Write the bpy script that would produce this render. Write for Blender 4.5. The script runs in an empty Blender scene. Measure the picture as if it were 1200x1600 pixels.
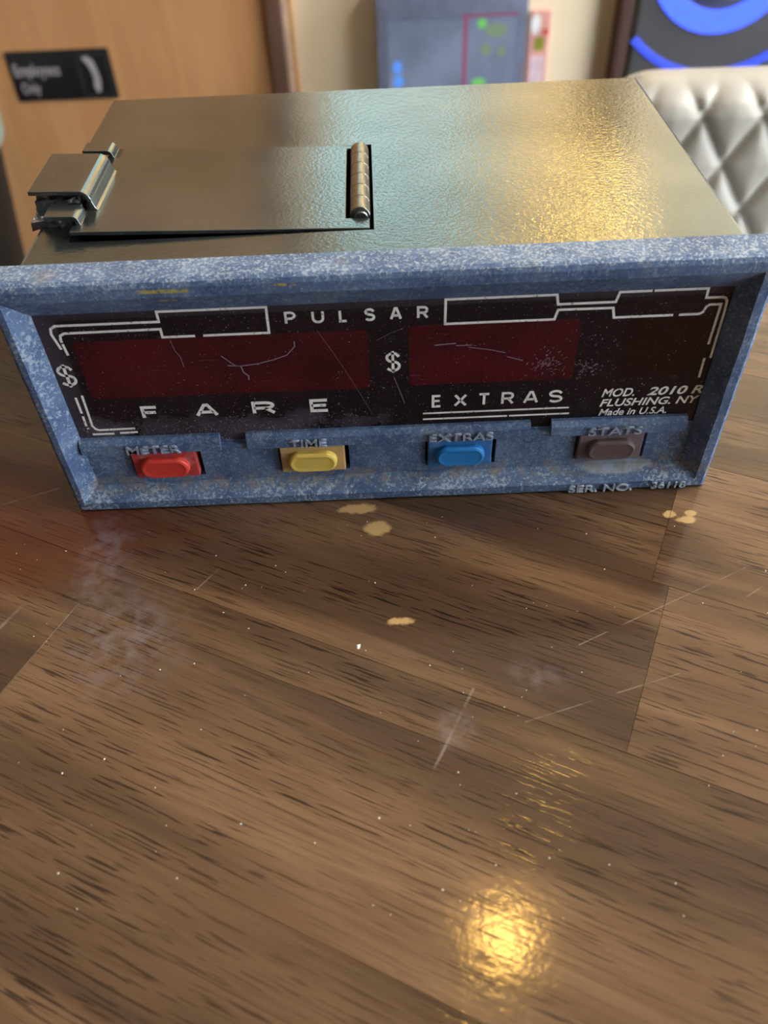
import bpy, bmesh, math, random
from mathutils import Vector, Matrix, noise
random.seed(7)
C = bpy.context.scene.collection
SC = bpy.context.scene
TZ = 1.05                       # height of the table top
R = math.radians

# ------------------------------------------------------------------ camera
cam = bpy.data.cameras.new('camera')
cam.sensor_fit = 'VERTICAL'; cam.sensor_height = 32.0
cam.lens = 1253.9 * 32.0 / 1600.0
cam.clip_start = 0.01; cam.clip_end = 60
cam.dof.use_dof = True; cam.dof.focus_distance = 0.212; cam.dof.aperture_fstop = 12.5
camo = bpy.data.objects.new('camera', cam); C.objects.link(camo)
camo.location = (-0.00067, -0.16224, 0.16450 + TZ)
camo.rotation_euler = (R(43.7323), R(1.8796), R(-1.4322))
SC.camera = camo

# ------------------------------------------------------------------ world and exposure
w = bpy.data.worlds.new('sky'); SC.world = w; w.use_nodes = True
wb = w.node_tree.nodes['Background']
wb.inputs[0].default_value = (0.82, 0.92, 1.0, 1); wb.inputs[1].default_value = 3.9
vs = SC.view_settings
vs.view_transform = 'Standard'; vs.look = 'None'; vs.gamma = 1.0; vs.use_curve_mapping = False
vs.exposure = 1.5

# ------------------------------------------------------------------ node helpers
class NT:
    def __init__(s, name):
        s.m = bpy.data.materials.new(name); s.m.use_nodes = True
        s.t = s.m.node_tree; s.t.nodes.clear()
        s.out = s.n('ShaderNodeOutputMaterial')
    def n(s, typ, **kw):
        nd = s.t.nodes.new(typ)
        for k, v in kw.items(): setattr(nd, k, v)
        return nd
    def link(s, a, b): s.t.links.new(a, b)
    def put(s, sock, v):
        if hasattr(v, 'is_linked') or hasattr(v, 'links'): s.link(v, sock)
        elif v is not None:
            if isinstance(v, (tuple, list)) and len(v) == 3 and sock.type == 'RGBA': v = (*v, 1)
            sock.default_value = v
    def math(s, op, a, b=None, c=None, clamp=False):
        nd = s.n('ShaderNodeMath', operation=op); nd.use_clamp = clamp
        s.put(nd.inputs[0], a)
        if b is not None: s.put(nd.inputs[1], b)
        if c is not None: s.put(nd.inputs[2], c)
        return nd.outputs[0]
    def step(s, v, lo, hi):                      # smooth 0..1 ramp
        nd = s.n('ShaderNodeMapRange', interpolation_type='SMOOTHSTEP')
        s.put(nd.inputs[0], v); nd.inputs[1].default_value = lo; nd.inputs[2].default_value = hi
        return nd.outputs[0]
    def mix(s, f, a, b):
        nd = s.n('ShaderNodeMix', data_type='RGBA')
        s.put(nd.inputs[0], f); s.put(nd.inputs[6], a); s.put(nd.inputs[7], b)
        return nd.outputs[2]
    def noise(s, vec, scale, detail=3, rough=.55, dist=0.0):
        nd = s.n('ShaderNodeTexNoise'); s.put(nd.inputs['Vector'], vec)
        nd.inputs['Scale'].default_value = scale; nd.inputs['Detail'].default_value = detail
        nd.inputs['Roughness'].default_value = rough; nd.inputs['Distortion'].default_value = dist
        return nd.outputs[0]
    def obj(s): return s.n('ShaderNodeTexCoord').outputs['Object']
    def pos(s): return s.n('ShaderNodeNewGeometry').outputs['Position']
    def mapping(s, vec, scale=(1, 1, 1), loc=(0, 0, 0), rot=(0, 0, 0)):
        nd = s.n('ShaderNodeMapping'); s.put(nd.inputs[0], vec)
        nd.inputs[1].default_value = loc; nd.inputs[2].default_value = rot; nd.inputs[3].default_value = scale
        return nd.outputs[0]
    def sep(s, v):
        nd = s.n('ShaderNodeSeparateXYZ'); s.put(nd.inputs[0], v); return nd.outputs
    def bump(s, h, strength, dist, normal=None):
        nd = s.n('ShaderNodeBump'); s.put(nd.inputs['Height'], h)
        nd.inputs['Strength'].default_value = strength; nd.inputs['Distance'].default_value = dist
        if normal is not None: s.link(normal, nd.inputs['Normal'])
        return nd.outputs[0]
    def bsdf(s, color, rough=.5, metal=0.0, normal=None, spec=None, coat=None, emis=None, estr=0, trans=None):
        b = s.n('ShaderNodeBsdfPrincipled')
        s.put(b.inputs['Base Color'], color); s.put(b.inputs['Roughness'], rough); s.put(b.inputs['Metallic'], metal)
        if normal is not None: s.link(normal, b.inputs['Normal'])
        if spec is not None: s.put(b.inputs['Specular IOR Level'], spec)
        if coat is not None: s.put(b.inputs['Coat Weight'], coat); b.inputs['Coat Roughness'].default_value = .25
        if emis is not None: s.put(b.inputs['Emission Color'], emis); s.put(b.inputs['Emission Strength'], estr)
        if trans is not None: s.put(b.inputs['Transmission Weight'], trans)
        s.link(b.outputs[0], s.out.inputs[0])
        return s.m

def srgb(r, g, b):
    f = lambda c: (c / 255 / 12.92) if c / 255 <= .04045 else ((c / 255 + .055) / 1.055) ** 2.4
    return (f(r), f(g), f(b))

def plain(name, col, rough=.5, metal=0.0, var=.12, scale=40, bumps=0.0, spec=None):
    t = NT(name); o = t.obj(); nz = t.noise(o, scale, 4)
    c = t.mix(t.step(nz, .3, .7), tuple(x * (1 - var) for x in col), tuple(min(1, x * (1 + var)) for x in col))
    nrm = t.bump(nz, bumps, .001) if bumps else None
    return t.bsdf(c, rough, metal, nrm, spec)

# ------------------------------------------------------------------ mesh helpers
def tag(o, label=None, cat=None, group=None, kind=None):
    if label: o['label'] = label
    if cat: o['category'] = cat
    if group: o['group'] = group
    if kind: o['kind'] = kind
    return o
def empty(name, loc, rz=0, label=None, cat=None, group=None):
    o = bpy.data.objects.new(name, None); C.objects.link(o); o.empty_display_size = .05
    o.location = loc; o.rotation_euler = (0, 0, rz)
    return tag(o, label, cat, group)
def link(name, me, mat, parent=None, smooth=False):
    if mat is not None and not me.materials: me.materials.append(mat)
    if smooth:
        for p in me.polygons: p.use_smooth = True
    o = bpy.data.objects.new(name, me); C.objects.link(o)
    if parent is not None: o.parent = parent
    return o
def from_bm(name, bm, mat, parent=None, smooth=False, fix=True):
    if fix: bmesh.ops.recalc_face_normals(bm, faces=bm.faces)
    me = bpy.data.meshes.new(name); bm.to_mesh(me); bm.free()
    return link(name, me, mat, parent, smooth)
def box(bm, x0, x1, y0, y1, z0, z1, bev=0, seg=2):
    vs_ = [bm.verts.new((x, y, z)) for x in (x0, x1) for y in (y0, y1) for z in (z0, z1)]
    idx = [(0, 1, 3, 2), (4, 6, 7, 5), (0, 4, 5, 1), (2, 3, 7, 6), (0, 2, 6, 4), (1, 5, 7, 3)]
    fs = [bm.faces.new([vs_[i] for i in f]) for f in idx]
    if bev:
        es = list({e for f in fs for e in f.edges})
        bmesh.ops.bevel(bm, geom=es, offset=bev, segments=seg, profile=.5, affect='EDGES')
def box_obj(name, b, mat, parent=None, bev=0, seg=2, smooth=False):
    bm = bmesh.new(); box(bm, *b, bev=bev, seg=seg)
    return from_bm(name, bm, mat, parent, smooth)
def holed_plate(name, x0, x1, z0, z1, holes, y0, y1, mat, parent=None):
    """plate in the XZ plane between y0 (front) and y1, with rectangular holes"""
    xs = sorted({x0, x1, *[h[0] for h in holes], *[h[1] for h in holes]})
    zs = sorted({z0, z1, *[h[2] for h in holes], *[h[3] for h in holes]})
    bm = bmesh.new(); cache = {}
    def v(x, y, z):
        k = (round(x, 7), round(y, 7), round(z, 7))
        if k not in cache: cache[k] = bm.verts.new((x, y, z))
        return cache[k]
    def solid(i, j):
        if i < 0 or j < 0 or i >= len(xs) - 1 or j >= len(zs) - 1: return False
        cx, cz = (xs[i] + xs[i + 1]) / 2, (zs[j] + zs[j + 1]) / 2
        return not any(h[0] < cx < h[1] and h[2] < cz < h[3] for h in holes)
    for i in range(len(xs) - 1):
        for j in range(len(zs) - 1):
            if not solid(i, j): continue
            a, b, c, d = xs[i], xs[i + 1], zs[j], zs[j + 1]
            bm.faces.new([v(a, y0, c), v(b, y0, c), v(b, y0, d), v(a, y0, d)])
            bm.faces.new([v(a, y1, c), v(a, y1, d), v(b, y1, d), v(b, y1, c)])
            if not solid(i - 1, j): bm.faces.new([v(a, y0, c), v(a, y0, d), v(a, y1, d), v(a, y1, c)])
            if not solid(i + 1, j): bm.faces.new([v(b, y0, c), v(b, y1, c), v(b, y1, d), v(b, y0, d)])
            if not solid(i, j - 1): bm.faces.new([v(a, y0, c), v(a, y1, c), v(b, y1, c), v(b, y0, c)])
            if not solid(i, j + 1): bm.faces.new([v(a, y0, d), v(b, y0, d), v(b, y1, d), v(a, y1, d)])
    return from_bm(name, bm, mat, parent)
def prism(bm, pts, lo, hi, axis='z'):
    """extrude a closed 2D polygon between lo and hi along an axis"""
    def P(a, b, h): return {'z': (a, b, h), 'y': (a, h, b), 'x': (h, a, b)}[axis]
    A = [bm.verts.new(P(a, b, lo)) for a, b in pts]; B = [bm.verts.new(P(a, b, hi)) for a, b in pts]
    bm.faces.new(A[::-1]); bm.faces.new(B); n = len(pts)
    for i in range(n): bm.faces.new([A[i], A[(i + 1) % n], B[(i + 1) % n], B[i]])
def lathe(bm, prof, c=(0, 0, 0), n=32, axis='z'):
    rings = []
    for r, h in prof:
        ring = []
        for k in range(n):
            a = 2 * math.pi * k / n; p, q = r * math.cos(a), r * math.sin(a)
            co = {'z': (p, q, h), 'y': (p, h, q), 'x': (h, p, q)}[axis]
            ring.append(bm.verts.new((c[0] + co[0], c[1] + co[1], c[2] + co[2])))
        rings.append(ring)
    for a, b in zip(rings, rings[1:]):
        for k in range(n): bm.faces.new([a[k], a[(k + 1) % n], b[(k + 1) % n], b[k]])
    if prof[0][0] > 1e-6: bm.faces.new(rings[0][::-1])
    if prof[-1][0] > 1e-6: bm.faces.new(rings[-1])
def strip_path(pts, th):
    """closed outline of a bent strip of thickness th following pts (2D)"""
    L, Rr = [], []
    for i, p in enumerate(pts):
        a = pts[max(0, i - 1)]; b = pts[min(len(pts) - 1, i + 1)]
        dx, dy = b[0] - a[0], b[1] - a[1]; l = math.hypot(dx, dy)
        nx, ny = -dy / l * th / 2, dx / l * th / 2
        L.append((p[0] + nx, p[1] + ny)); Rr.append((p[0] - nx, p[1] - ny))
    return L + Rr[::-1]
def cut(o, b):
    """subtract a box from a mesh object"""
    k = box_obj('cutter', b, None, o.parent)
    md = o.modifiers.new('cut', 'BOOLEAN'); md.object = k; md.operation = 'DIFFERENCE'; md.solver = 'EXACT'
    dg = bpy.context.evaluated_depsgraph_get(); me = bpy.data.meshes.new_from_object(o.evaluated_get(dg))
    o.modifiers.clear(); o.data = me; bpy.data.objects.remove(k)
def text_obj(name, body, x0, x1, z0, z1, y, depth, mat, parent, bold=0.0, shear=0.0, space=1.0):
    """raised or printed lettering filling a rectangle of the XZ plane, facing -Y"""
    cu = bpy.data.curves.new(name, 'FONT'); cu.body = body; cu.size = 1; cu.extrude = .05
    cu.offset = bold; cu.shear = shear; cu.space_character = space; cu.resolution_u = 4
    t = bpy.data.objects.new('t', cu); C.objects.link(t)
    dg = bpy.context.evaluated_depsgraph_get(); me = bpy.data.meshes.new_from_object(t.evaluated_get(dg))
    bpy.data.objects.remove(t); bpy.data.curves.remove(cu)
    xs = [v.co.x for v in me.vertices]; ys = [v.co.y for v in me.vertices]; zs = [v.co.z for v in me.vertices]
    a, b, c, d, e, f = min(xs), max(xs), min(ys), max(ys), min(zs), max(zs)
    for v in me.vertices:
        v.co = (x0 + (v.co.x - a) / (b - a) * (x1 - x0), y - depth * (v.co.z - e) / (f - e), z0 + (v.co.y - c) / (d - c) * (z1 - z0))
    me.materials.clear(); me.name = name
    return link(name, me, mat, parent)
def ribbon(bm, pts, wd, y, th=.00006):
    """flat printed line in the XZ plane with mitred corners"""
    pts = [p for i, p in enumerate(pts) if i == 0 or math.hypot(p[0] - pts[i - 1][0], p[1] - pts[i - 1][1]) > 1e-7]
    n = len(pts); L, Rr = [], []
    for i, p in enumerate(pts):
        d1 = Vector((p[0] - pts[i - 1][0], p[1] - pts[i - 1][1])).normalized() if i > 0 else None
        d2 = Vector((pts[i + 1][0] - p[0], pts[i + 1][1] - p[1])).normalized() if i < n - 1 else None
        if d1 is None: d1 = d2
        if d2 is None: d2 = d1
        n1 = Vector((-d1.y, d1.x)); n2 = Vector((-d2.y, d2.x)); mi = (n1 + n2)
        mi = mi.normalized() if mi.length > 1e-6 else n1
        k = wd / 2 / max(.4, mi.dot(n1))
        L.append((p[0] + mi.x * k, p[1] + mi.y * k)); Rr.append((p[0] - mi.x * k, p[1] - mi.y * k))
    for i in range(n - 1):
        prism(bm, [L[i], L[i + 1], Rr[i + 1], Rr[i]], y - th, y, 'y')

# ------------------------------------------------------------------ materials
def mat_wood():
    t = NT('dark_walnut_stained_wood'); o = t.obj(); info = t.n('ShaderNodeObjectInfo').outputs['Random']
    cx = t.n('ShaderNodeCombineXYZ'); t.link(t.math('MULTIPLY', info, 3.7), cx.inputs[0]); t.link(t.math('MULTIPLY', info, 9.1), cx.inputs[1])
    va = t.n('ShaderNodeVectorMath', operation='ADD'); t.link(o, va.inputs[0]); t.link(cx.outputs[0], va.inputs[1]); v = va.outputs[0]
    broad = t.noise(t.mapping(v, (6, 45, 1)), 1.0, 3, .55, .6)
    fine = t.noise(t.mapping(v, (28, 620, 1)), 1.0, 4, .6, .3)
    pore = t.noise(t.mapping(v, (70, 1700, 1)), 1.0, 2, .5, .1)
    porem = t.step(pore, .555, .635)
    dens = t.step(t.noise(t.mapping(v, (10, 60, 1), (3, 7, 0)), 1.0, 2), .35, .62)
    c = t.mix(t.step(broad, .3, .72), srgb(76, 56, 42), srgb(138, 106, 76))
    c = t.mix(t.math('MULTIPLY', t.step(fine, .35, .7), .55), c, srgb(98, 70, 46))
    tone = t.sep(t.n('ShaderNodeObjectInfo').outputs['Color'])
    hs = t.n('ShaderNodeHueSaturation'); t.link(c, hs.inputs['Color']); t.link(tone[0], hs.inputs['Value']); hs.inputs['Saturation'].default_value = .94; c = hs.outputs[0]
    c = t.mix(t.math('MULTIPLY', porem, t.math('MULTIPLY_ADD', dens, .65, .2)), c, srgb(34, 22, 15))
    # worn spots, scratches and tinted patches with places of their own on the table top
    P = t.pos(); xyz = t.sep(P)
    wob = t.math('MULTIPLY', t.math('SUBTRACT', t.noise(P, 420, 3), .5), .0022)
    def ell(x, y, rx, ry, soft, wobble=True):
        dx = t.math('DIVIDE', t.math('SUBTRACT', xyz[0], x), rx); dy = t.math('DIVIDE', t.math('SUBTRACT', xyz[1], y), ry)
        d = t.math('SQRT', t.math('ADD', t.math('MULTIPLY', dx, dx), t.math('MULTIPLY', dy, dy)))
        if wobble: d = t.math('ADD', d, t.math('DIVIDE', wob, min(rx, ry)))
        return t.step(d, 1 + soft, 1 - soft)
    def seg(ax, ay, bx, by, wd):
        lx, ly = bx - ax, by - ay; l = math.hypot(lx, ly); lx /= l; ly /= l
        px = t.math('SUBTRACT', xyz[0], ax); py = t.math('SUBTRACT', xyz[1], ay)
        u = t.math('ADD', t.math('MULTIPLY', px, lx), t.math('MULTIPLY', py, ly))
        q = t.math('ABSOLUTE', t.math('SUBTRACT', t.math('MULTIPLY', px, ly), t.math('MULTIPLY', py, lx)))
        inside = t.math('MULTIPLY', t.math('GREATER_THAN', u, 0.0), t.math('LESS_THAN', u, l))
        return t.math('MULTIPLY', inside, t.step(q, wd, wd * .3))
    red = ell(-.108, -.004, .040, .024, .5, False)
    c = t.mix(t.math('MULTIPLY', red, .55), c, srgb(112, 48, 24))  # soft reddish oval mixed into the wood colour
    sm = t.math('MAXIMUM', ell(-.079, -.020, .006, .016, .6), ell(-.068, -.045, .012, .013, .8))
    sm = t.math('MAXIMUM', sm, ell(.012, -.073, .004, .004, .8))
    sm = t.math('MAXIMUM', sm, t.math('MULTIPLY', ell(.033, -.060, .006, .004, .8), .6))
    c = t.mix(t.math('MULTIPLY', t.math('MULTIPLY', sm, t.step(t.noise(P, 240, 4), .35, .7)), .32), c, srgb(150, 138, 146))  # pale bluish ovals, broken up by noise
    tan = None
    for e in ((-.0042, -.0108, .0034, .0026, .25), (-.0095, -.0030, .0052, .0018, .25), (.0012, -.0427, .0030, .0011, .4),
              (.0775, -.0100, .0018, .0013, .3), (.0815, -.0122, .0026, .0012, .3), (.0835, -.0098, .0016, .0012, .3)):
        m = ell(*e); tan = m if tan is None else t.math('MAXIMUM', tan, m)
    c = t.mix(t.math('MULTIPLY', tan, .85), c, srgb(196, 164, 112))
    sc = None
    for e in ((.0174, -.0628, .0039, -.0878, .0005), (.044, -.052, .092, -.030, .00022), (.088, -.040, .100, -.033, .00022),
              (-.135, -.004, -.095, .012, .0003), (-.097, -.033, -.104, -.046, .0007), (-.052, -.030, -.046, -.022, .0003),
              (.066, -.061, .028, -.072, .0002)):
        m = seg(*e); sc = m if sc is None else t.math('MAXIMUM', sc, m)
    c = t.mix(t.math('MULTIPLY', sc, t.math('MULTIPLY', t.step(t.noise(P, 160, 2), .35, .6), .32)), c, srgb(176, 164, 150))
    rough = t.math('MULTIPLY_ADD', t.noise(P, 60, 3), .07, .07)
    h = t.math('ADD', t.math('MULTIPLY', fine, .3), t.math('ADD', t.math('MULTIPLY', t.noise(P, 500, 3), .7), t.math('MULTIPLY', porem, -.5)))
    return t.bsdf(c, rough, 0, t.bump(h, .11, .0004), .5)
def mat_steel():
    t = NT('zinc_plated_sheet_steel'); o = t.obj(); x = t.sep(o)[0]
    hammered = t.noise(t.mapping(o, (1, 1.25, 1)), 1000, 2, .5, .1); fineb = t.noise(o, 2600, 2)
    right = t.math('MULTIPLY_ADD', t.step(x, -.03, .02), .8, .2)
    fade = t.math('MULTIPLY', right, t.math('MULTIPLY_ADD', t.step(x, .075, .05), .55, .45))
    pat = t.noise(o, 22, 4)
    c = t.mix(t.step(pat, .3, .7), srgb(112, 122, 124), srgb(132, 142, 144))
    sp = t.step(t.noise(o, 900, 1), .80, .86)
    c = t.mix(t.math('MULTIPLY', sp, .6), c, srgb(222, 220, 210))
    h = t.math('ADD', t.math('MULTIPLY', hammered, fade), t.math('MULTIPLY', fineb, .05))
    return t.bsdf(c, t.math('MULTIPLY_ADD', pat, .08, .13), .92, t.bump(h, .30, .0005))
def mat_bright(name, base, rough=.3, b=.2):
    t = NT(name); o = t.obj(); nz = t.noise(o, 700, 4)
    c = t.mix(t.step(nz, .35, .7), tuple(k * .7 for k in base), base)
    return t.bsdf(c, rough, .95, t.bump(nz, b, .0005))
def mat_bezel(name='oxidised_blue_grey_casting', extra=0.0):
    t = NT(name); o = t.obj(); nrm = t.n('ShaderNodeNewGeometry').outputs['Normal']
    big = t.noise(o, 70, 3, .6); mid = t.noise(o, 420, 4, .65); sp = t.noise(o, 1500, 3, .6)
    c = t.mix(t.step(big, .35, .65), srgb(70, 96, 138), srgb(98, 124, 164))
    c = t.mix(t.math('MULTIPLY', t.step(mid, .50, .70), .6), c, srgb(130, 152, 186))
    up = t.step(t.sep(o)[2], .0705, .0722)
    thr = t.math('MULTIPLY_ADD', up, .09, t.math('MULTIPLY_ADD', t.step(big, .4, .7), .05, extra))
    c = t.mix(t.math('MULTIPLY', t.step(t.math('ADD', sp, thr), .63, .70), .8), c, srgb(176, 190, 206))
    zz = t.sep(o)[2]; xx = t.sep(o)[0]
    lowm = t.math('MAXIMUM', t.step(zz, .0085, .005), t.math('MULTIPLY', t.step(xx, -.082, -.084), .7))
    salt = t.math('MULTIPLY', t.step(t.math('ADD', t.noise(o, 1000, 4, .7), t.math('MULTIPLY', t.noise(o, 110, 2), .35)), .70, .80), t.math('MULTIPLY_ADD', lowm, .55, .25))
    c = t.mix(salt, c, srgb(186, 200, 216))
    px = t.math('DIVIDE', t.math('SUBTRACT', xx, .064), .013); pz = t.math('DIVIDE', t.math('SUBTRACT', zz, .0068), .0020)
    pd = t.math('ADD', t.math('SQRT', t.math('ADD', t.math('MULTIPLY', px, px), t.math('MULTIPLY', pz, pz))), t.math('MULTIPLY', t.noise(o, 260, 4), .9))
    c = t.mix(t.math('MULTIPLY', t.step(pd, 1.45, 1.15), .75), c, srgb(178, 194, 212))
    dark = t.step(t.noise(o, 900, 2), .66, .74)
    c = t.mix(t.math('MULTIPLY', dark, .55), c, srgb(44, 54, 78))
    dirt = t.step(t.noise(t.mapping(o, (1, 1, 1), (.3, .1, .2)), 130, 4), .58, .72)
    c = t.mix(t.math('MULTIPLY', dirt, .45), c, srgb(124, 120, 116))
    z = t.sep(o)[2]; band = t.math('MULTIPLY', t.step(z, .004, .0065), t.step(z, .0105, .0078))
    c = t.mix(t.math('MULTIPLY', band, t.math('MULTIPLY', t.step(t.noise(o, 350, 4), .42, .6), .55)), c, srgb(150, 138, 124))
    x = t.sep(o)[0]                                               # streaks of yellow paint on the top rim
    def yel(x0, x1, z0, z1):
        return t.math('MULTIPLY', t.math('MULTIPLY', t.step(x, x0, x0 + .002), t.step(x, x1, x1 - .002)), t.math('MULTIPLY', t.step(z, z0, z0 + .0003), t.step(z, z1, z1 - .0003)))
    ym = t.math('MAXIMUM', yel(-.056, -.043, .0692, .0704), yel(-.052, -.046, .0664, .0673))
    ym = t.math('MAXIMUM', ym, yel(-.026, -.018, .0698, .0707))
    c = t.mix(t.math('MULTIPLY', ym, t.step(t.noise(o, 600, 3), .4, .55)), c, srgb(196, 184, 92))
    h = t.math('ADD', t.math('MULTIPLY', mid, .6), t.math('MULTIPLY', sp, .5))
    return t.bsdf(c, .55, .15, t.bump(h, .5, .0005))
def mat_panel():
    t = NT('black_acrylic_face_with_dust'); o = t.obj(); s_ = t.sep(o)
    low = t.math('MULTIPLY', t.step(s_[2], .034, .026), t.step(t.math('ADD', s_[0], t.math('MULTIPLY', t.noise(o, 90, 2), .03)), .022, -.004))
    film = t.step(t.math('ADD', t.noise(o, 130, 3), t.math('MULTIPLY', low, .22)), .45, .85)
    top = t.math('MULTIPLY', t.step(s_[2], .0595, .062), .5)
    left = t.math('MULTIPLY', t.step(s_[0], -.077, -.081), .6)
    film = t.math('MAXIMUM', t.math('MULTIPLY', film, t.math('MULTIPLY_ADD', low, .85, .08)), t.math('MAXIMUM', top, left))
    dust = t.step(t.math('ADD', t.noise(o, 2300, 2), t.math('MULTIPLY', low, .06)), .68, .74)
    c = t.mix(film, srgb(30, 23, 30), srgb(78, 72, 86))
    c = t.mix(t.math('MULTIPLY', dust, .55), c, srgb(196, 190, 200))
    return t.bsdf(c, t.math('MULTIPLY_ADD', film, .3, .22), 0, None, .4)
def mat_red_window(name, a, b):
    t = NT(name); o = t.obj(); nz = t.noise(o, 60, 2)
    c = t.mix(t.step(nz, .3, .7), a, b)
    d = t.step(t.noise(o, 2100, 2), .70, .75)
    s1 = t.step(t.noise(t.mapping(o, (90, 1, 1400), (0, 0, 0), (0, .25, 0)), 1, 2), .70, .74)
    c = t.mix(t.math('MULTIPLY', d, .5), c, srgb(190, 170, 180)); c = t.mix(t.math('MULTIPLY', s1, .18), c, srgb(170, 130, 150))
    return t.bsdf(c, .24, 0, None, .4)
def mat_paint_white():
    t = NT('worn_white_print'); o = t.obj(); nz = t.noise(o, 900, 3)
    return t.bsdf(t.mix(t.step(nz, .3, .42), srgb(140, 144, 152), srgb(250, 252, 253)), .5)
def mat_button(name, col, dirt):
    t = NT(name); o = t.obj(); nz = t.noise(o, 500, 4)
    c = t.mix(t.math('MULTIPLY', t.step(nz, .45, .7), dirt), col, srgb(170, 150, 150))
    return t.bsdf(c, .38, 0, t.bump(nz, .1, .0003), .4)
def mat_leather():
    t = NT('cream_leatherette'); o = t.obj(); nz = t.noise(o, 380, 3)
    c = t.mix(t.step(t.noise(o, 14, 2), .3, .7), srgb(170, 168, 163), srgb(186, 184, 179))
    return t.bsdf(c, .42, 0, t.bump(nz, .15, .0006), .45)
def mat_door():
    t = NT('orange_wood_veneer'); o = t.obj()
    g = t.noise(t.mapping(o, (14, 14, 1.6)), 1, 4, .55, .8)
    c = t.mix(t.step(g, .3, .7), srgb(204, 150, 102), srgb(218, 168, 120))
    return t.bsdf(c, .45, 0, None, .4)
def mat_brown(name, a, b):
    t = NT(name); o = t.obj(); g = t.noise(t.mapping(o, (60, 60, 2)), 1, 4)
    return t.bsdf(t.mix(t.step(g, .3, .7), a, b), .45)
def mat_emit(name, col, s, base=(0, 0, 0)):
    t = NT(name); return t.bsdf(base or (0, 0, 0), .4, 0, None, .3, None, col, s)
def mat_grille(name, glow=None, s=0):
    t = NT(name); o = t.obj(); v = t.n('ShaderNodeTexVoronoi', feature='F1', distance='EUCLIDEAN')
    v.inputs['Randomness'].default_value = 0
    sh = t.mapping(o, (260, 260, 260), (0, 0, 0), (0, R(30), 0)); t.link(sh, v.inputs['Vector'])
    hole = t.step(v.outputs[0], .30, .40)
    if glow is None:
        return t.bsdf(t.mix(hole, srgb(70, 72, 80), srgb(136, 138, 146)), .5, .3)
    return t.bsdf((.02, .02, .03), .5, 0, None, .3, None, t.mix(hole, glow, tuple(k * .35 for k in glow)), s)

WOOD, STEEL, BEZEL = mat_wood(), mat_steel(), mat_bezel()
EMB = plain('worn_highlit_embossing', srgb(146, 160, 182), .5, 0, .3, 900, .4)  # worn tone, lightened with the highlights on the raised letters
EMB2 = plain('pale_embossed_casting', srgb(176, 188, 204), .5, 0, .2, 900, .3)  # paler still, carries the lit edges of the serial lettering
BRIGHT = mat_bright('worn_bright_steel', srgb(158, 158, 150), .28, .25)
DARKSTEEL = mat_bright('rough_dark_steel', srgb(150, 158, 172), .3, 1.0)
PANEL, WHITE = mat_panel(), mat_paint_white()
RED = mat_red_window('dark_red_filter', srgb(62, 16, 26), srgb(82, 20, 34))
DIM = mat_red_window('dim_red_filter', srgb(26, 13, 19), srgb(33, 14, 20))
SCUFF = plain('pale_scuff', srgb(142, 128, 142), .6)
BLACK = plain('black_void', (.004, .004, .005), .9, 0, .12, 40, 0, .1)
CREAM = plain('cream_wall_paint', srgb(240, 227, 200), .8, 0, .03, 8)
DOOR = mat_door()

# ------------------------------------------------------------------ the room
def structure(o): return tag(o, kind='structure')
floor_m = NT('grey_floor'); _o = floor_m.obj(); floor_m = floor_m.bsdf(floor_m.mix(floor_m.step(floor_m.noise(_o, 5, 4), .3, .7), srgb(70, 62, 56), srgb(92, 84, 76)), .5)
structure(box_obj('floor', (-1.7, 4.5, -3.5, 1.8, -.08, 0), floor_m))
structure(box_obj('ceiling', (-1.7, 4.5, -3.5, 1.8, 2.75, 2.85), plain('ceiling_paint', srgb(214, 206, 192), .9)))
structure(holed_plate('wall_back', -1.7, 4.5, 0, 2.75, [(-.10, .24, 1.56, 2.10)], 1.62, 1.74, CREAM))
structure(box_obj('wall_left', (-1.8, -1.7, -3.5, 1.74, 0, 2.75), plain('brown_wall', srgb(70, 54, 44), .8)))
structure(box_obj('wall_front_blocker', (-1.7, 1.9, -1.55, -1.45, 0, 2.75), plain('grey_wall', srgb(58, 54, 52), .8)))  # unseen dark wall, added behind the camera to block front light
win = structure(holed_plate('window_1', -.10, .24, 1.56, 2.10, [(-.075, .060, 1.585, 2.075), (.080, .215, 1.585, 2.075)], 1.64, 1.68, plain('window_frame_paint', srgb(225, 222, 214), .5)))
gl = NT('window_glass'); tr = gl.n('ShaderNodeBsdfTransparent'); tr.inputs[0].default_value = (.46, .52, .50, 1); gs = gl.n('ShaderNodeBsdfGlossy'); gs.inputs['Roughness'].default_value = .02
ms = gl.n('ShaderNodeMixShader'); ms.inputs[0].default_value = .06; gl.link(tr.outputs[0], ms.inputs[1]); gl.link(gs.outputs[0], ms.inputs[2]); gl.link(ms.outputs[0], gl.out.inputs[0])
for a, b in ((-.075, .060), (.080, .215)):
    box_obj('pane', (a, b, 1.658, 1.662, 1.585, 2.075), gl.m, win)
door = structure(box_obj('door_1', (-.95, -.197, 1.585, 1.62, .01, 2.05), DOOR, bev=.002))
structure(box_obj('trim_1', (-.196, -.167, 1.57, 1.62, 0, 2.1), mat_brown('dark_brown_stain', srgb(104, 76, 64), srgb(120, 90, 76)), bev=.002))
structure(box_obj('trim_2', (-.166, -.1555, 1.578, 1.62, 0, 2.1), plain('pale_jamb_strip', srgb(214, 186, 164), .5), bev=.001))  # narrow pale strip beside the brown trim
structure(box_obj('trim_3', (-.155, -.149, 1.592, 1.62, 0, 2.1), plain('ochre_bead', srgb(176, 128, 68), .5), bev=.001))
structure(box_obj('trim_4', (.480, .523, 1.57, 1.62, 0, 2.4), mat_brown('espresso_stain', srgb(62, 38, 32), srgb(78, 50, 44)), bev=.002))

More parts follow.
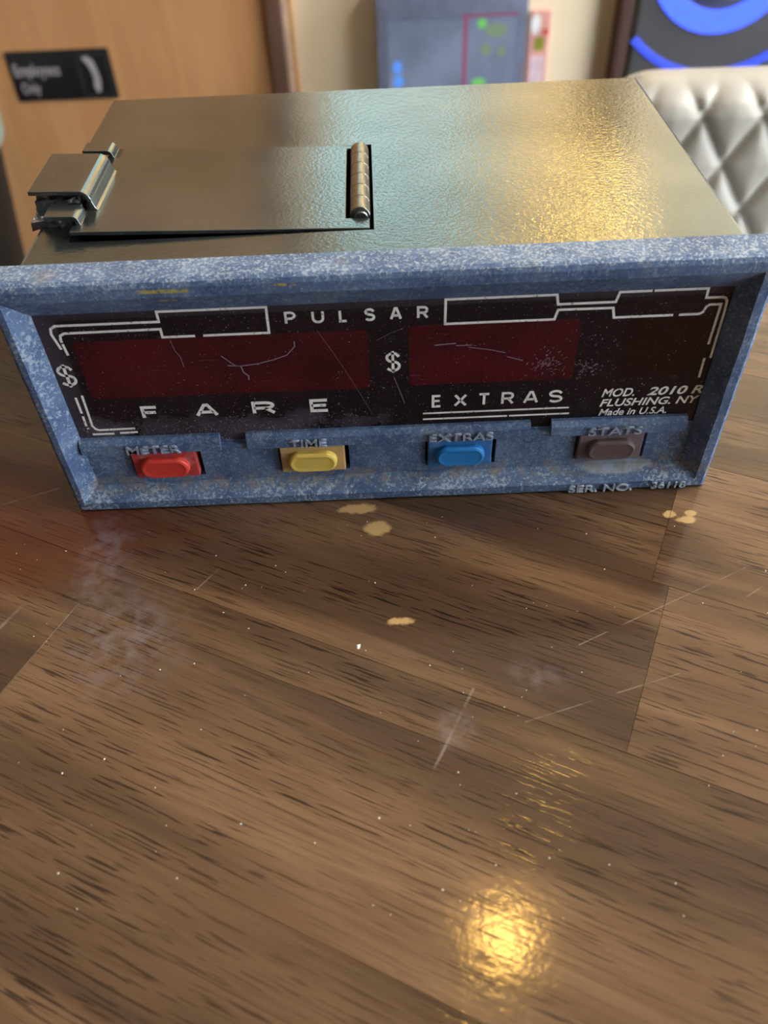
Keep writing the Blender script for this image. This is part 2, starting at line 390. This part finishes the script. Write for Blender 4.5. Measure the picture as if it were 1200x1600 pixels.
WR = plain('right_wall_paint', srgb(214, 206, 192), .8)
b = bmesh.new(); box(b, 4.4, 4.5, -3.5, 1.74, 0, .55); box(b, 4.4, 4.5, -3.5, 1.74, 2.5, 2.75)      # window wall: sill, header and posts
for y in (-3.5, -1.8, -.1, 1.64): box(b, 4.4, 4.5, y, y + .1, .55, 2.5)
structure(from_bm('wall_right', b, WR))

# ------------------------------------------------------------------ table of glued planks
ANG = R(-25.5)
table = empty('wooden_table', (0, 0, 0), ANG, 'dark stained wooden plank table carrying the taxi meter', 'table')
bounds = [170, 147, 98, 48, -1.5, -51.5, -65, -112, -126, -172, -222, -270, -318, -368, -416, -464, -512, -560, -608]
S0, S1 = -.185, 1.05
joints = {3: [.0743], 4: [.0787], 5: [.42], 6: [-.06, .36], 2: [-.11, .25], 7: [.21], 8: [.10]}
TH = .032
TONE = {(3, 0): .74, (3, 1): 1.08, (4, 0): .84, (4, 1): 1.12, (5, 0): .66, (5, 1): .66, (6, 0): .95, (6, 1): .95, (6, 2): .95, (7, 0): .72, (7, 1): .72, (2, 0): .85, (2, 1): .8, (2, 2): 1.05, (8, 0): .9, (8, 1): .98}
for i in range(len(bounds) - 1):
    hi, lo = bounds[i] / 1000, bounds[i + 1] / 1000
    js = [S0] + (joints.get(i) or [random.uniform(-.1, .25), random.uniform(.4, .8)]) + [S1]
    for a, b in zip(js, js[1:]):
        bm = bmesh.new(); cx, cy = (a + b) / 2, (hi + lo) / 2
        dz = random.uniform(0, .00006); g = 0.0
        box(bm, a - cx + g, b - cx - g, lo - cy + g, hi - cy - g, -TH, 0, bev=.0001, seg=1)
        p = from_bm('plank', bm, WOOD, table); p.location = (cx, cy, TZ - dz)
        k = TONE.get((i, js.index(a)), random.uniform(.8, 1.0)); p.color = (k * .93, k * .93, k * .93, 1)
mb = plain('black_table_steel', (.02, .02, .022), .45, .6)
box_obj('apron', (S0 + .06, S1 - .06, -.55, .11, TZ - TH - .05, TZ - TH), WOOD, table)
for sx in (S0 + .08, S1 - .08):
    for sy in (-.53, .09):
        box_obj('leg', (sx - .025, sx + .025, sy - .025, sy + .025, 0, TZ - TH - .05), mb, table, .003)

# ------------------------------------------------------------------ taxi meter
meter = empty('taxi_meter', (0, 0, TZ), 0, 'old blue-grey framed taxi fare meter with metal case and four coloured buttons', 'taxi meter')
W2, H, ZT, WB, D = .09, .0724, .0716, .0853, .1177
# case
bm = bmesh.new(); box(bm, -WB, WB, .0085, D, .0016, ZT)
es = [e for e in bm.edges if not all(abs(v.co.y - .0085) < 1e-6 for v in e.verts)]
bmesh.ops.bevel(bm, geom=es, offset=.0013, segments=3, profile=.5, affect='EDGES')
case = from_bm('metal_case', bm, STEEL, meter)
cut(case, (-.0757, -.0015, .0214, .0722, ZT - .005, ZT + .01))
box_obj('recess_shade_sheet', (-.0757, -.0015, .0214, .0722, ZT - .0052, ZT - .0046), BLACK, case)  # black sheet stands for the darkness inside the open recess
for x in (-.07, .07):
    for y in (.025, .10):
        bm = bmesh.new(); lathe(bm, [(.005, 0), (.005, .0014), (.0045, .0017)], (x, y, 0), 16)
        from_bm('foot', bm, plain('rubber', (.02, .02, .02), .8) if x < 0 and y < .05 else bpy.data.materials['rubber'], meter)
# hatch in the top of the case, hinged on its right, its left end a little raised
bm = bmesh.new()
ox, oz, lift = -.0020, ZT, R(1.75)
def hx(pts): return [(a - ox, b) for a, b in pts]
out = [(-.0752, .0221), (-.0025, .0221), (-.0025, .0274), (-.0084, .0274), (-.0084, .0693), (-.0025, .0693), (-.0025, .0713), (-.0752, .0713)]
prism(bm, hx(out), -.0010, .0001, 'z')
hatch = from_bm('hatch_door', bm, STEEL, meter); hatch.location = (ox, 0, oz); hatch.rotation_euler = (0, lift, 0)
md = hatch.modifiers.new('soft', 'BEVEL'); md.width = .00025; md.segments = 2
def tab(y0, y1, h, x_end, x_bend, rr):
    pts = [(-.0712, 0), (x_bend + rr * .9, 0)]
    for k in range(1, 6):
        a = R(-90 - 90 * k / 5 * .8); pts.append((x_bend + rr + rr * .7 * math.cos(a) - rr * .1, rr * .7 + rr * .7 * math.sin(a)))
    for k in range(0, 7):
        a = R(90 * k / 6); pts.append((x_bend - rr + rr * math.cos(a), h - rr + rr * math.sin(a)))
    pts.append((x_end, h))
    b = bmesh.new(); prism(b, strip_path(hx(pts), .0011), y0, y1, 'y')
    o = from_bm('latch_tab', b, STEEL, hatch); o.location.z = -.00045
    m = o.modifiers.new('soft', 'BEVEL'); m.width = .0003; m.segments = 2; m.limit_method = 'ANGLE'
tab(.0650, .0712, .0019, -.0815, -.0738, .0010)
tab(.0335, .0565, .0048, -.0868, -.0722, .0022)
tab(.0255, .0320, .0022, -.0815, -.0738, .0010)
def rough_bar(name, b, amp, n, mat, parent):
    bm = bmesh.new(); box(bm, *b); bmesh.ops.subdivide_edges(bm, edges=bm.edges[:], cuts=n, use_grid_fill=True)
    for v in bm.verts: v.co += noise.noise_vector(v.co * 900) * amp
    return from_bm(name, bm, mat, parent)
rough_bar('lock_staple', (-.0858, -.0748, .0340, .0400, ZT - .001, ZT + .0049), .0007, 7, DARKSTEEL, case)
rough_bar('lock_tongue', (-.0868, -.0800, .0300, .0350, ZT - .0006, ZT + .0014), .0006, 6, DARKSTEEL, case)
# piano hinge
hinge = box_obj('hinge', (-.0072, -.0026, .0285, .0690, ZT - .0045, ZT - .0030), BLACK, meter)
kl = .00663; kme = None
for k in range(6):
    if kme is None:
        b = bmesh.new(); lathe(b, [(.0023, 0), (.00252, .00006), (.0026, .0002), (.0026, .0005), (.0026, kl - .0005), (.0026, kl - .0002), (.00252, kl - .00006), (.0023, kl - .00001)], (0, 0, 0), 20, 'y')
        kn = from_bm('knuckle', b, BRIGHT, hinge, True); kme = kn.data
    else: kn = link('knuckle', kme, None, hinge)
    kn.location = (-.0049, .0288 + k * kl, ZT - .0003)
b = bmesh.new(); lathe(b, [(.0015, 0), (.0017, .0004), (.0017, .003)], (-.0046, .0282, ZT - .0004), 16, 'y'); from_bm('hinge_pin', b, DARKSTEEL, hinge)
# bezel: rings of the cast frame
def ring(bm, l, r, bt, tp, y):
    return [bm.verts.new((x, y, z)) for x, z in ((-W2 + l, bt), (W2 - r, bt), (W2 - r, H - tp), (-W2 + l, H - tp))]
GY = .0040
rows = [(.0052, .0052, .0022, .0012, .0098), (0, 0, 0, 0, .0098), (0, 0, 0, 0, .0016), (.0003, .0003, .0003, .0006, .0006), (.0011, .0011, .0010, .0018, .0001), (.0026, .0034, .0034, .0042, 0), (.0066, .0073, .0070, .0098, GY), (.0066, .0073, .0070, .0098, .0060)]
bm = bmesh.new(); rs = [ring(bm, *q) for q in rows]
for a, b in zip(rs, rs[1:]):
    for k in range(4): bm.faces.new([a[k], a[(k + 1) % 4], b[(k + 1) % 4], b[k]])
bmesh.ops.subdivide_edges(bm, edges=[e for e in bm.edges if e.calc_length() > .03], cuts=24)
for v in bm.verts:
    if v.co.y < .003: v.co += noise.noise_vector(v.co * 160) * .00018
bezel = from_bm('bezel', bm, BEZEL, meter)
# face panel with its print
PY = .0045
panel = box_obj('face_panel', (-.0836, .0829, PY, PY + .0012, .0205, .0630), PANEL, meter)
def dwin(x0, x1, z0, z1, m):
    b = bmesh.new(); r = .0012; pts = []
    for cx, cz, a0 in ((x1 - r, z1 - r, 0), (x0 + r, z1 - r, 90), (x0 + r, z0 + r, 180), (x1 - r, z0 + r, 270)):
        for k in range(4): a = R(a0 + 30 * k); pts.append((cx + r * math.cos(a), cz + r * math.sin(a)))
    prism(b, pts, PY - .00004, PY, 'y'); return from_bm('display_window', b, m, panel)
dwin(-.0762, -.0042, .0370, .0545, RED); dwin(.0058, .0478, .0372, .0551, RED); dwin(.0590, .0800, .0370, .0545, DIM)
PF = PY - .00005
def printed(name, lines, wd=.00062):
    b = bmesh.new()
    for ln in lines: ribbon(b, [(x / 1000, z / 1000) for x, z in ln], wd, PF)
    return from_bm(name, b, WHITE, panel)
printed('printed_outline', [[(-79.3, 52.6), (-80.3, 57.0), (-80.0, 58.5), (-78.8, 59.25), (-53.8, 59.25), (-53.8, 62.0), (-27.8, 62.0), (-28.0, 54.9), (-44.0, 54.9)],
    [(-46.0, 54.9), (-53.9, 54.9), (-53.9, 57.2), (-77.2, 57.1), (-78.3, 56.5), (-78.6, 55.2), (-78.5, 54.6)], [(-78.5, 54.1), (-78.2, 50.8)],
    [(-80.4, 37.8), (-80.4, 32.6)], [(-80.4, 31.6), (-80.5, 28.2)], [(-80.4, 27.6), (-80.2, 27.2)], [(-78.6, 38.4), (-78.9, 28.2), (-78.3, 27.1), (-77.4, 26.7), (-67.8, 26.8)],
    [(-79.6, 25.3), (-73.8, 25.3)], [(-72.2, 25.4), (-67.4, 25.5)]])
printed('printed_outline', [[(14.7, 55.3), (14.7, 62.0), (41.0, 62.0), (41.5, 59.4), (55.2, 59.4), (55.8, 62.0), (63.4, 62.0)], [(63.9, 62.0), (76.6, 62.0), (76.7, 59.5), (80.6, 59.5), (81.4, 59.2), (81.9, 58.3), (82.1, 55.0), (82.2, 42.0)],
    [(14.4, 55.3), (41.1, 55.3), (41.7, 57.9), (54.9, 57.8), (55.5, 55.1), (69.8, 55.1)], [(71.2, 55.1), (76.0, 55.1), (76.9, 55.6), (77.3, 57.1), (78.0, 57.6), (80.7, 57.6), (80.6, 46.2)], [(80.7, 42.0), (80.8, 36.0)]])
printed('printed_underline', [[(9.4, 27.8), (48.3, 27.8)]], .0005); printed('printed_underline', [[(9.4, 25.8), (32.0, 25.8)], [(32.5, 25.8), (48.6, 25.8)]], .0005)
def arc(cx, cz, rx, rz, a0, a1, n=10): return [(cx + rx * math.cos(R(a0 + (a1 - a0) * k / n)), cz + rz * math.sin(R(a0 + (a1 - a0) * k / n))) for k in range(n + 1)]
S_ = [(.93, .80)] + arc(.5, .76, .43, .24, 35, 180, 8)[1:] + arc(.5, .76, .43, .25, 180, 262, 4)[1:] + arc(.5, .26, .46, .25, 80, 0, 4) + arc(.5, .26, .46, .26, 0, -150, 8)[1:]
GLYPH = {'P': [[(0, 0), (0, 1), (.55, 1)] + arc(.55, .72, .45, .28, 90, -90) + [(0, .44)]],
    'U': [[(0, 1), (0, .38)] + arc(.5, .38, .5, .38, 180, 360) + [(1, .38), (1, 1)]], 'L': [[(0, 1), (0, 0), (1, 0)]], 'S': [S_],
    'A': [[(0, 0), (.42, 1), (.58, 1), (1, 0)], [(.16, .32), (.84, .32)]],
    'R': [[(0, 0), (0, 1), (.58, 1)] + arc(.58, .74, .38, .26, 90, -90) + [(0, .48)], [(.55, .48), (1, 0)]],
    'F': [[(0, 0), (0, 1), (1, 1)], [(0, .50), (.9, .50)]], 'E': [[(1, 0), (0, 0), (0, 1), (1, 1)], [(0, .52), (.9, .52)]],
    'X': [[(0, 0), (1, 1)], [(0, 1), (1, 0)]], 'T': [[(0, 1), (1, 1)], [(.5, 1), (.5, 0)]],
    '$': [[(x, .10 + z * .80) for x, z in S_], [(.5, 1), (.5, .0)]]}
def letters(items, z0, z1, wd):
    for ch, x0, x1 in items:
        b = bmesh.new(); h = wd / 2
        for st in GLYPH[ch]: ribbon(b, [((x0 + h + p * (x1 - x0 - wd)) / 1000, (z0 + h + q * (z1 - z0 - wd)) / 1000) for p, q in st], wd / 1000, PF)
        from_bm('letter', b, WHITE, panel)
letters([('P', -23.8, -21.1), ('U', -17.3, -14.3), ('L', -10.8, -8.7), ('S', -4.8, -2.0), ('A', 1.4, 4.3), ('R', 7.9, 10.7)], 57.0, 60.5, .62)
letters([('F', -64.8, -60.2), ('A', -50.7, -44.6), ('R', -35.6, -29.4), ('E', -20.4, -15.3)], 29.8, 34.1, .9)
letters([('E', 11.7, 14.3), ('X', 17.5, 21.0), ('T', 23.8, 27.1), ('R', 30.0, 33.4), ('A', 35.8, 39.8), ('S', 42.2, 46.3)], 29.7, 33.8, .68)
letters([('$', -82.9, -78.1)], 40.8, 48.6, .75); letters([('$', -.3, 3.9)], 41.2, 48.4, .7)
def line(s_, x0, x1, z0, z1, bold=.018): return text_obj('lettering', s_, x0 / 1000, x1 / 1000, z0 / 1000, z1 / 1000, PF, .00006, WHITE, panel, bold, .22)
line('MOD.', 56.4, 65.0, 30.8, 33.5); line('2010 R', 68.4, 82.9, 30.8, 33.5, .022)
line('FLUSHING. NY', 56.4, 82.6, 27.6, 30.1); line('Made in U.S.A.', 56.6, 74.8, 24.5, 26.8, .012)
# hair scratches and scuffs on the face
b = bmesh.new()
def hair(pts, wd): ribbon(b, [(x / 1000, z / 1000) for x, z in pts], wd, PF - .00002, .00003)
hair([(-39.6, 45.8), (-36.5, 45.5), (-32, 46.0), (-28, 47.0), (-24.5, 48.2), (-22.3, 50.6), (-22.2, 52.2)], .00022)
hair([(-36.4, 45.5), (-36.0, 43.6), (-34.9, 42.4), (-35.0, 41.2)], .0003); hair([(-40.8, 48.8), (-39.2, 47.2), (-37.6, 45.6), (-36.4, 45.5)], .00018)
hair([(-52.3, 54.0), (-51.8, 51.0), (-50.8, 48.8), (-50.6, 46.0)], .00012)
hair([(12.2, 49.3), (17.5, 49.6)], .00024); hair([(17.6, 48.9), (21.5, 48.9)], .00022); hair([(20.6, 48.3), (26.0, 47.3), (30.0, 46.2)], .00018)
hair([(30.5, 45.0), (34.6, 43.6)], .0002); hair([(-16.4, 55.0), (-13.0, 48.5), (-9.0, 40.0), (-6.0, 33.0), (-4.5, 29.5)], .00005)
hair([(2.0, 40.0), (3.4, 35.5), (4.6, 31.5)], .00016); hair([(-2.0, 51.5), (1.5, 53.4), (4.5, 54.6)], .00005)
for k in range(170):
    q = random.random()
    if q < .5: x, z = random.gauss(40.5, 2.2), random.gauss(42.0, 2.0)
    elif q < .85: x, z = random.gauss(51.0, 1.7), random.gauss(41.0, 1.2)
    else: x, z = random.uniform(-70, 75), random.uniform(32, 53)
    a = random.uniform(-.7, .7) if q > .5 else random.gauss(.5, .5); l = random.uniform(.15, .8) * (1 if q < .85 else .8)
    hair([(x, z), (x + l * math.cos(a) * .5, z + l * math.sin(a) * .5 + .1), (x + l * math.cos(a), z + l * math.sin(a))], random.uniform(.00006, .00017))
tag(from_bm('scuff_marks', b, SCUFF, panel), kind='stuff')
# button panel, ledge and embossed words
BX = [(-.0622, 'red'), (-.0212, 'yellow'), (.0196, 'blue'), (.0612, 'brown')]
holes = [(x - .0095, x + .0101, .0092, .0192) for x, _ in BX]
bp = holed_plate('button_panel', -.0836, .0829, .0066, .0215, holes, GY + .0002, GY + .0022, BEZEL, meter)
box_obj('slot_shade_sheet', (-.0836, .0829, GY + .0045, GY + .0050, .0066, .0215), BLACK, bp)  # black backing stands for the shade in the button slots
lm = bmesh.new()
prof = [(.0022, .0197), (.0024, .0226), (.0034, .0241), (.0062, .0241), (.0062, .0194), (.0026, .0194)]
for x0, x1 in ((-.0836, -.0457), (-.0385, .0384), (.0440, .0806)):
    A = [lm.verts.new((x0, y, z)) for y, z in prof]; B = [lm.verts.new((x1, y, z)) for y, z in prof]
    lm.faces.new(A); lm.faces.new(B[::-1])
    for k in range(6): lm.faces.new([A[k], A[(k + 1) % 6], B[(k + 1) % 6], B[k]])
for x0, x1 in ((-.0457, -.0385), (.0384, .0440)): box(lm, x0, x1, .0030, .0062, .0194, .0208)
ledge = from_bm('ledge', lm, BEZEL, meter)
for s_, x0, x1 in (('METER', -71.2, -56.6), ('TIME', -27.0, -16.8), ('EXTRAS', 11.0, 28.4), ('STATS', 54.0, 68.6)):
    text_obj('embossed_word', s_, x0 / 1000, x1 / 1000, .0197, .0222, .0025, .0008, EMB, ledge, .012)
text_obj('embossed_word', 'SER. NO.', .0508, .0690, .0003, .0029, .0004, .0009, EMB2, bezel, .012)
text_obj('embossed_number', '36118', .0745, .0842, .0006, .0028, .0004, .0008, EMB2, bezel, .008)
# push buttons
BC = {'red': (srgb(190, 66, 70), srgb(220, 66, 58), .45), 'yellow': (srgb(206, 172, 112), srgb(228, 198, 98), .3), 'blue': (srgb(54, 122, 188), srgb(38, 130, 206), .15), 'brown': (srgb(120, 108, 116), srgb(100, 84, 86), .2)}
for x, cn in BX:
    base, capc, dirt = BC[cn]
    bt = box_obj('push_button', (x - .0089, x + .0089, .0030, .0080, .0097, .0189), mat_button(cn + '_button_plastic', base, dirt), meter, .0004, 2)
    bt['label'] = cn + ' rectangular push button with oval raised cap'
    b = bmesh.new(); hw, hh, cz = .0067, .0033, .01415; rings_ = []
    for ins, y in ((-.0001, .0032), (0, .0018), (.0002, .0014), (.0007, .0011), (.0016, .00105)):
        rg = []; r = hh - ins
        for k in range(32):
            a = 2 * math.pi * k / 32; sx = 1 if math.cos(a) >= 0 else -1
            rg.append(b.verts.new((x + sx * (hw - hh) + r * math.cos(a), y + (.0002 if ins > .001 else 0), cz + r * math.sin(a))))
        rings_.append(rg)
    for p, q in zip(rings_, rings_[1:]):
        for k in range(32): b.faces.new([p[k], p[(k + 1) % 32], q[(k + 1) % 32], q[k]])
    b.faces.new(rings_[-1]); b.faces.new(rings_[0][::-1])
    from_bm('button_cap', b, mat_button(cn + '_cap_plastic', capc, dirt * .3), bt, False)

# ------------------------------------------------------------------ crumbs on the table
cr = plain('white_crumb', srgb(236, 236, 232), .7)
def flake(bm, x, y, r, z):
    n = 5; pts = []
    for k in range(n):
        a = 2 * math.pi * k / n + random.random(); q = r * random.uniform(.6, 1.2); pts.append((x + q * math.cos(a), y + q * math.sin(a)))
    top = bm.verts.new((x, y, z + r * .8)); low = [bm.verts.new((p, q, z)) for p, q in pts]
    for k in range(n): bm.faces.new([low[k], low[(k + 1) % n], top])
    bm.faces.new(low[::-1])
b = bmesh.new(); flake(b, 0, 0, .00085, 0)
o = from_bm('crumb', b, cr); o.location = (-.0097, -.0499, TZ); tag(o, 'largest white crumb lying on the dark table before the meter', 'crumb')
b = bmesh.new()
for k in range(120):
    x, y = random.uniform(-.11, .11), random.uniform(-.115, -.006)
    flake(b, x, y, random.choice((.00010, .00012, .00016, .00024)), TZ)
tag(from_bm('dust_specks', b, cr), 'tiny pale dust specks scattered over the dark table', 'dust', kind='stuff')

# ------------------------------------------------------------------ quilted bar stool behind the table
LE = mat_leather()
stool = empty('bar_stool', (.345, .42, 0), R(-2), 'cream quilted leather bar stool behind the table', 'chair')
bw, bz0, bz1, NX, NZ = .192, .80, 1.013, 150, 150
def quilt(x, z):
    px, pz = .042, .0645
    a = ((x + .1145) / px + (z - .992) / pz); c = ((x + .1145) / px - (z - .992) / pz)
    da = abs(a - round(a)); dc = abs(c - round(c)); d = min(da, dc)
    return 1 - math.exp(-(d / .09) ** 1.2) + .9 * d
bm = bmesh.new(); grid = []
def edge(x, z):                                   # 0 at the outline, 1 well inside, rounded corners
    rr = .05; qx = max(abs(x) - (bw - rr), 0); zc = (bz0 + bz1) / 2; hz = (bz1 - bz0) / 2; qz = max(abs(z - zc) - (hz - rr), 0)
    dist = rr - math.hypot(qx, qz); dist = min(dist, bw - abs(x), hz - abs(z - zc)); return dist
for side in (0, 1):
    g = []
    for j in range(NZ + 1):
        row = []
        for i in range(NX + 1):
            x = -bw + 2 * bw * i / NX; z = bz0 + (bz1 - bz0) * j / NZ; zc = (bz0 + bz1) / 2; hz = (bz1 - bz0) / 2; rr = .05
            qx = max(abs(x) - (bw - rr), 0); qz = max(abs(z - zc) - (hz - rr), 0); h = math.hypot(qx, qz)
            if h > rr:                             # pull the corner points onto the rounded outline
                k = rr / h; x = math.copysign(bw - rr + qx * k, x); z = zc + math.copysign(hz - rr + qz * k, z - zc)
            d = max(0, edge(x, z)); e = min(1, d / .022); rnd = math.sqrt(max(0, 1 - (1 - e) ** 2))
            y = -.024 * rnd - .0048 * quilt(x, z) * min(1, d / .012) if side == 0 else .03 * rnd
            lean = (z - bz0) * .12
            row.append(bm.verts.new((x, y + lean, z)))
        g.append(row)
    for j in range(NZ):
        for i in range(NX): bm.faces.new([g[j][i], g[j][i + 1], g[j + 1][i + 1], g[j + 1][i]])
bmesh.ops.remove_doubles(bm, verts=bm.verts, dist=.00002)
from_bm('backrest', bm, LE, stool, True)
box_obj('seat', (-.20, .20, -.40, -.01, .70, .79), LE, stool, .03, 4, True)
chrome = mat_bright('chrome_tube', srgb(200, 200, 204), .12, 0)
for sx in (-.17, .17):
    for sy in (-.37, -.05):
        b = bmesh.new(); lathe(b, [(.014, 0), (.014, .72)], (sx, sy, 0), 16); from_bm('leg', b, chrome, stool, True)
    box_obj('back_bracket', (sx - .015, sx + .015, -.01, .04, .72, .90), chrome, stool, .004)
box_obj('footrest', (-.17, .17, -.38, -.36, .24, .26), chrome, stool, .004)

# ------------------------------------------------------------------ loudspeaker with blue light rings
spk = empty('loudspeaker', (.322, .95, 0), R(-17), 'tall dark grey loudspeaker with glowing blue light rings', 'speaker')
SPG = mat_grille('perforated_grille'); BLU = mat_grille('blue_lit_grille', srgb(62, 92, 255), 1.9); BLU2 = mat_grille('blue_lit_grille_dim', srgb(58, 84, 235), 1.1)
box_obj('cabinet', (0, .31, .012, .32, 0, 1.30), plain('dark_speaker_plastic', srgb(52, 50, 52), .5), spk, .012, 3)
box_obj('grille', (.005, .305, 0, .014, .02, 1.285), SPG, spk, .004, 2)
def annulus(name, cx, cz, r0, r1, a0, a1, m, y0=-.0025, xl=None):
    b = bmesh.new(); n = 64; A = []
    for k in range(n + 1):
        a = R(a0 + (a1 - a0) * k / n); A.append([b.verts.new((cx + r * math.cos(a), y, cz + r * math.sin(a))) for r, y in ((r0, 0.001), (r0 + .002, y0), (r1 - .002, y0), (r1, 0.001))])
    for p, q in zip(A, A[1:]):
        for k in range(3): b.faces.new([p[k], p[k + 1], q[k + 1], q[k]])
    return from_bm(name, b, m, spk)
CX, CZ = .0928, TZ - .0711
annulus('light_ring', CX, CZ, .054, .081, 0, 360, BLU)
annulus('light_arc', CX, CZ, .119, .1295, 226, 316, BLU2)
annulus('light_arc', CX, CZ, .119, .1295, 46, 134, BLU2)
b = bmesh.new(); lathe(b, [(.001, -.004), (.03, -.004), (.05, -.001), (.052, .002)], (CX, 0, CZ), 40, 'y'); from_bm('woofer_cap', b, SPG, spk, True)

# ------------------------------------------------------------------ wall things
sign = empty('employees_sign', (-.608, 1.584, TZ - .367), 0, 'small black "Employees Only" sign on the orange wooden door', 'sign')
SB = plain('black_sign_plastic', srgb(30, 30, 32), .35); SW = plain('sign_grey_white_print', srgb(176, 172, 180), .5); SG = plain('sign_grey_edge', srgb(78, 80, 90), .4)
box_obj('plate', (-.107, .096, -.003, 0, -.045, .046), SB, sign, .002)
text_obj('lettering', 'Employees', -.098, -.008, -.006, .024, -.0028, .0008, SW, sign, .01)
text_obj('lettering', 'Only', -.093, -.056, -.037, -.010, -.0028, .0008, SW, sign, .01)
b = bmesh.new()
for q in ((.030, .088, -.0036, -.0028, .036, .0375), (.030, .088, -.0036, -.0028, -.040, -.0385), (.030, .0315, -.0036, -.0028, -.040, .0375), (.0865, .088, -.0036, -.0028, -.040, .0375)): box(b, *q)
from_bm('pictogram_frame', b, SG, sign)
b = bmesh.new(); prism(b, [(.040, .030), (.050, .034), (.062, .026), (.066, .008), (.068, -.012), (.064, -.030), (.056, -.034), (.052, -.022), (.055, -.006), (.053, .008), (.048, .020)], -.0038, -.0028, 'y')
from_bm('pictogram', b, SW, sign)
scr = empty('wall_display', (.160, 1.62, TZ - .36), 0, 'dark wall-mounted screen with grey-blue frame and green and red marks', 'screen')
FR = plain('blue_grey_frame', srgb(130, 140, 172), .4)
holed_plate('frame', -.146, .144, -.12, .125, [(-.126, .128, -.105, .062)], -.035, 0, FR, scr)
sb = NT('dark_screen'); _o = sb.obj(); _c = sb.mix(sb.step(sb.noise(_o, 9, 3), .35, .65), srgb(66, 76, 92), srgb(84, 92, 110)); sb = sb.bsdf((.03, .032, .04), .25, 0, None, .5, None, _c, .75)
box_obj('screen', (-.126, .128, -.030, -.022, -.105, .062), sb, scr)
gm, rm, bmk, gd = [mat_emit(n, c, s) for n, c, s in (('green_mark', srgb(96, 165, 84), .55), ('dull_red_mark', srgb(128, 66, 92), .5), ('blue_mark', srgb(72, 122, 200), .6), ('dull_green_mark', srgb(88, 104, 84), .75))]
def blob(name, x, z, r, rz, m):
    b = bmesh.new(); prism(b, [(x + r * math.cos(R(20 * k)), z + rz * math.sin(R(20 * k))) for k in range(18)], -.0312, -.030, 'y'); from_bm(name, b, m, scr)
box_obj('red_divider', (.022, .030, -.0312, -.030, -.105, .062), rm, scr); box_obj('red_strip', (.018, .128, -.0362, -.035, .063, .067), rm, scr)
blob('green_icon', .058, .050, .0085, .0085, gm); blob('green_icon', .086, .037, .022, .012, gd); blob('green_icon', .068, .004, .010, .011, gd); blob('green_icon', .098, .000, .008, .009, gd); blob('green_icon', .056, -.056, .014, .008, gm)
blob('blue_icon', -.108, -.022, .009, .012, bmk); blob('blue_icon', -.106, -.048, .010, .011, bmk)
note = empty('wall_notice', (.336, 1.62, TZ - .37), 0, 'narrow pink and red notice with white oval on the cream wall', 'notice')
box_obj('card', (-.021, .019, -.010, 0, -.075, .072), plain('pink_card', srgb(226, 168, 160), .6), note, .002)
b = bmesh.new(); prism(b, [(-.010 + .0095 * math.cos(R(20 * k)), .049 + .0185 * math.sin(R(20 * k))) for k in range(18)], -.0106, -.0099, 'y'); from_bm('white_oval', b, plain('notice_white', srgb(240, 244, 250), .5), note)
box_obj('green_square', (-.010, .010, -.0106, -.0099, .002, .026), plain('notice_green', srgb(150, 150, 60), .5), note)
box_obj('pale_block', (-.015, .013, -.0106, -.0099, -.060, -.008), plain('notice_lilac', srgb(232, 208, 222), .5), note)
box_obj('red_mark', (.004, .016, -.0106, -.0099, .029, .040), plain('notice_red', srgb(216, 96, 84), .5), note)

# ------------------------------------------------------------------ bin beside the door
bn = empty('waste_bin', (-.918, 1.30, 0), 0, 'black tapered bin with pale green liner beside the orange door', 'bin')
b = bmesh.new(); lathe(b, [(.15, 0), (.252, .74), (.258, .78), (.250, .79), (.235, .78), (.14, .02)], (0, 0, 0), 48); from_bm('bin_body', b, plain('black_bin_plastic', (.005, .005, .006), .6), bn, True)
b = bmesh.new(); lathe(b, [(.236, .65), (.2525, .655), (.2600, .745), (.252, .755)], (0, 0, 0), 48); from_bm('liner', b, plain('pale_green_liner', srgb(186, 204, 196), .4), bn, True)

# ------------------------------------------------------------------ warm pendant lamps
AMB = mat_emit('amber_bulb_glow', (1.0, .56, .12), 34)
AMB2 = mat_emit('dimmed_amber_glow', (1.0, .56, .12), 17)
AMB3 = mat_emit('faint_amber_glow', (1.0, .56, .12), 5)
SH = plain('black_lamp_metal', (.02, .02, .02), .5)
def pendant(x, y, z, r, label, glow):
    t = empty('pendant_lamp', (x, y, z), 0, label, 'lamp', 'amber pendant lamps')
    b = bmesh.new(); bmesh.ops.create_uvsphere(b, u_segments=24, v_segments=14, radius=r); from_bm('globe', b, glow, t, True)
    b = bmesh.new(); lathe(b, [(.028, r * .93), (.028, r + .05), (.008, r + .07)], (0, 0, 0), 20); from_bm('socket', b, SH, t)
    b = bmesh.new(); lathe(b, [(.004, r + .06), (.004, 2.75 - z)], (0, 0, 0), 8); from_bm('cord', b, SH, t)
pendant(.140, .19, 2.15, .031, 'amber globe pendant lamp hanging over the table', AMB)
pendant(.425, 1.28, 1.87, .05, 'larger amber globe pendant lamp hanging low before the cream wall', AMB2)
pendant(.300, 1.36, 1.60, .034, 'small amber globe pendant lamp hanging lowest by the cream wall', AMB3)

# unseen ceiling fill light, added to brighten the back wall
cl = empty('added_fill_light', (1.75, .35, 2.75), R(90), 'added long white ceiling fill light, unseen, brightening the back wall', 'light')
box_obj('housing', (-.65, .65, -.09, .09, -.05, 0), plain('fill_light_housing', srgb(220, 220, 215), .5), cl, .004)
box_obj('diffuser', (-.62, .62, -.07, .07, -.062, -.05), mat_emit('warm_white_fill_glow', (1.0, .95, .87), 52), cl)
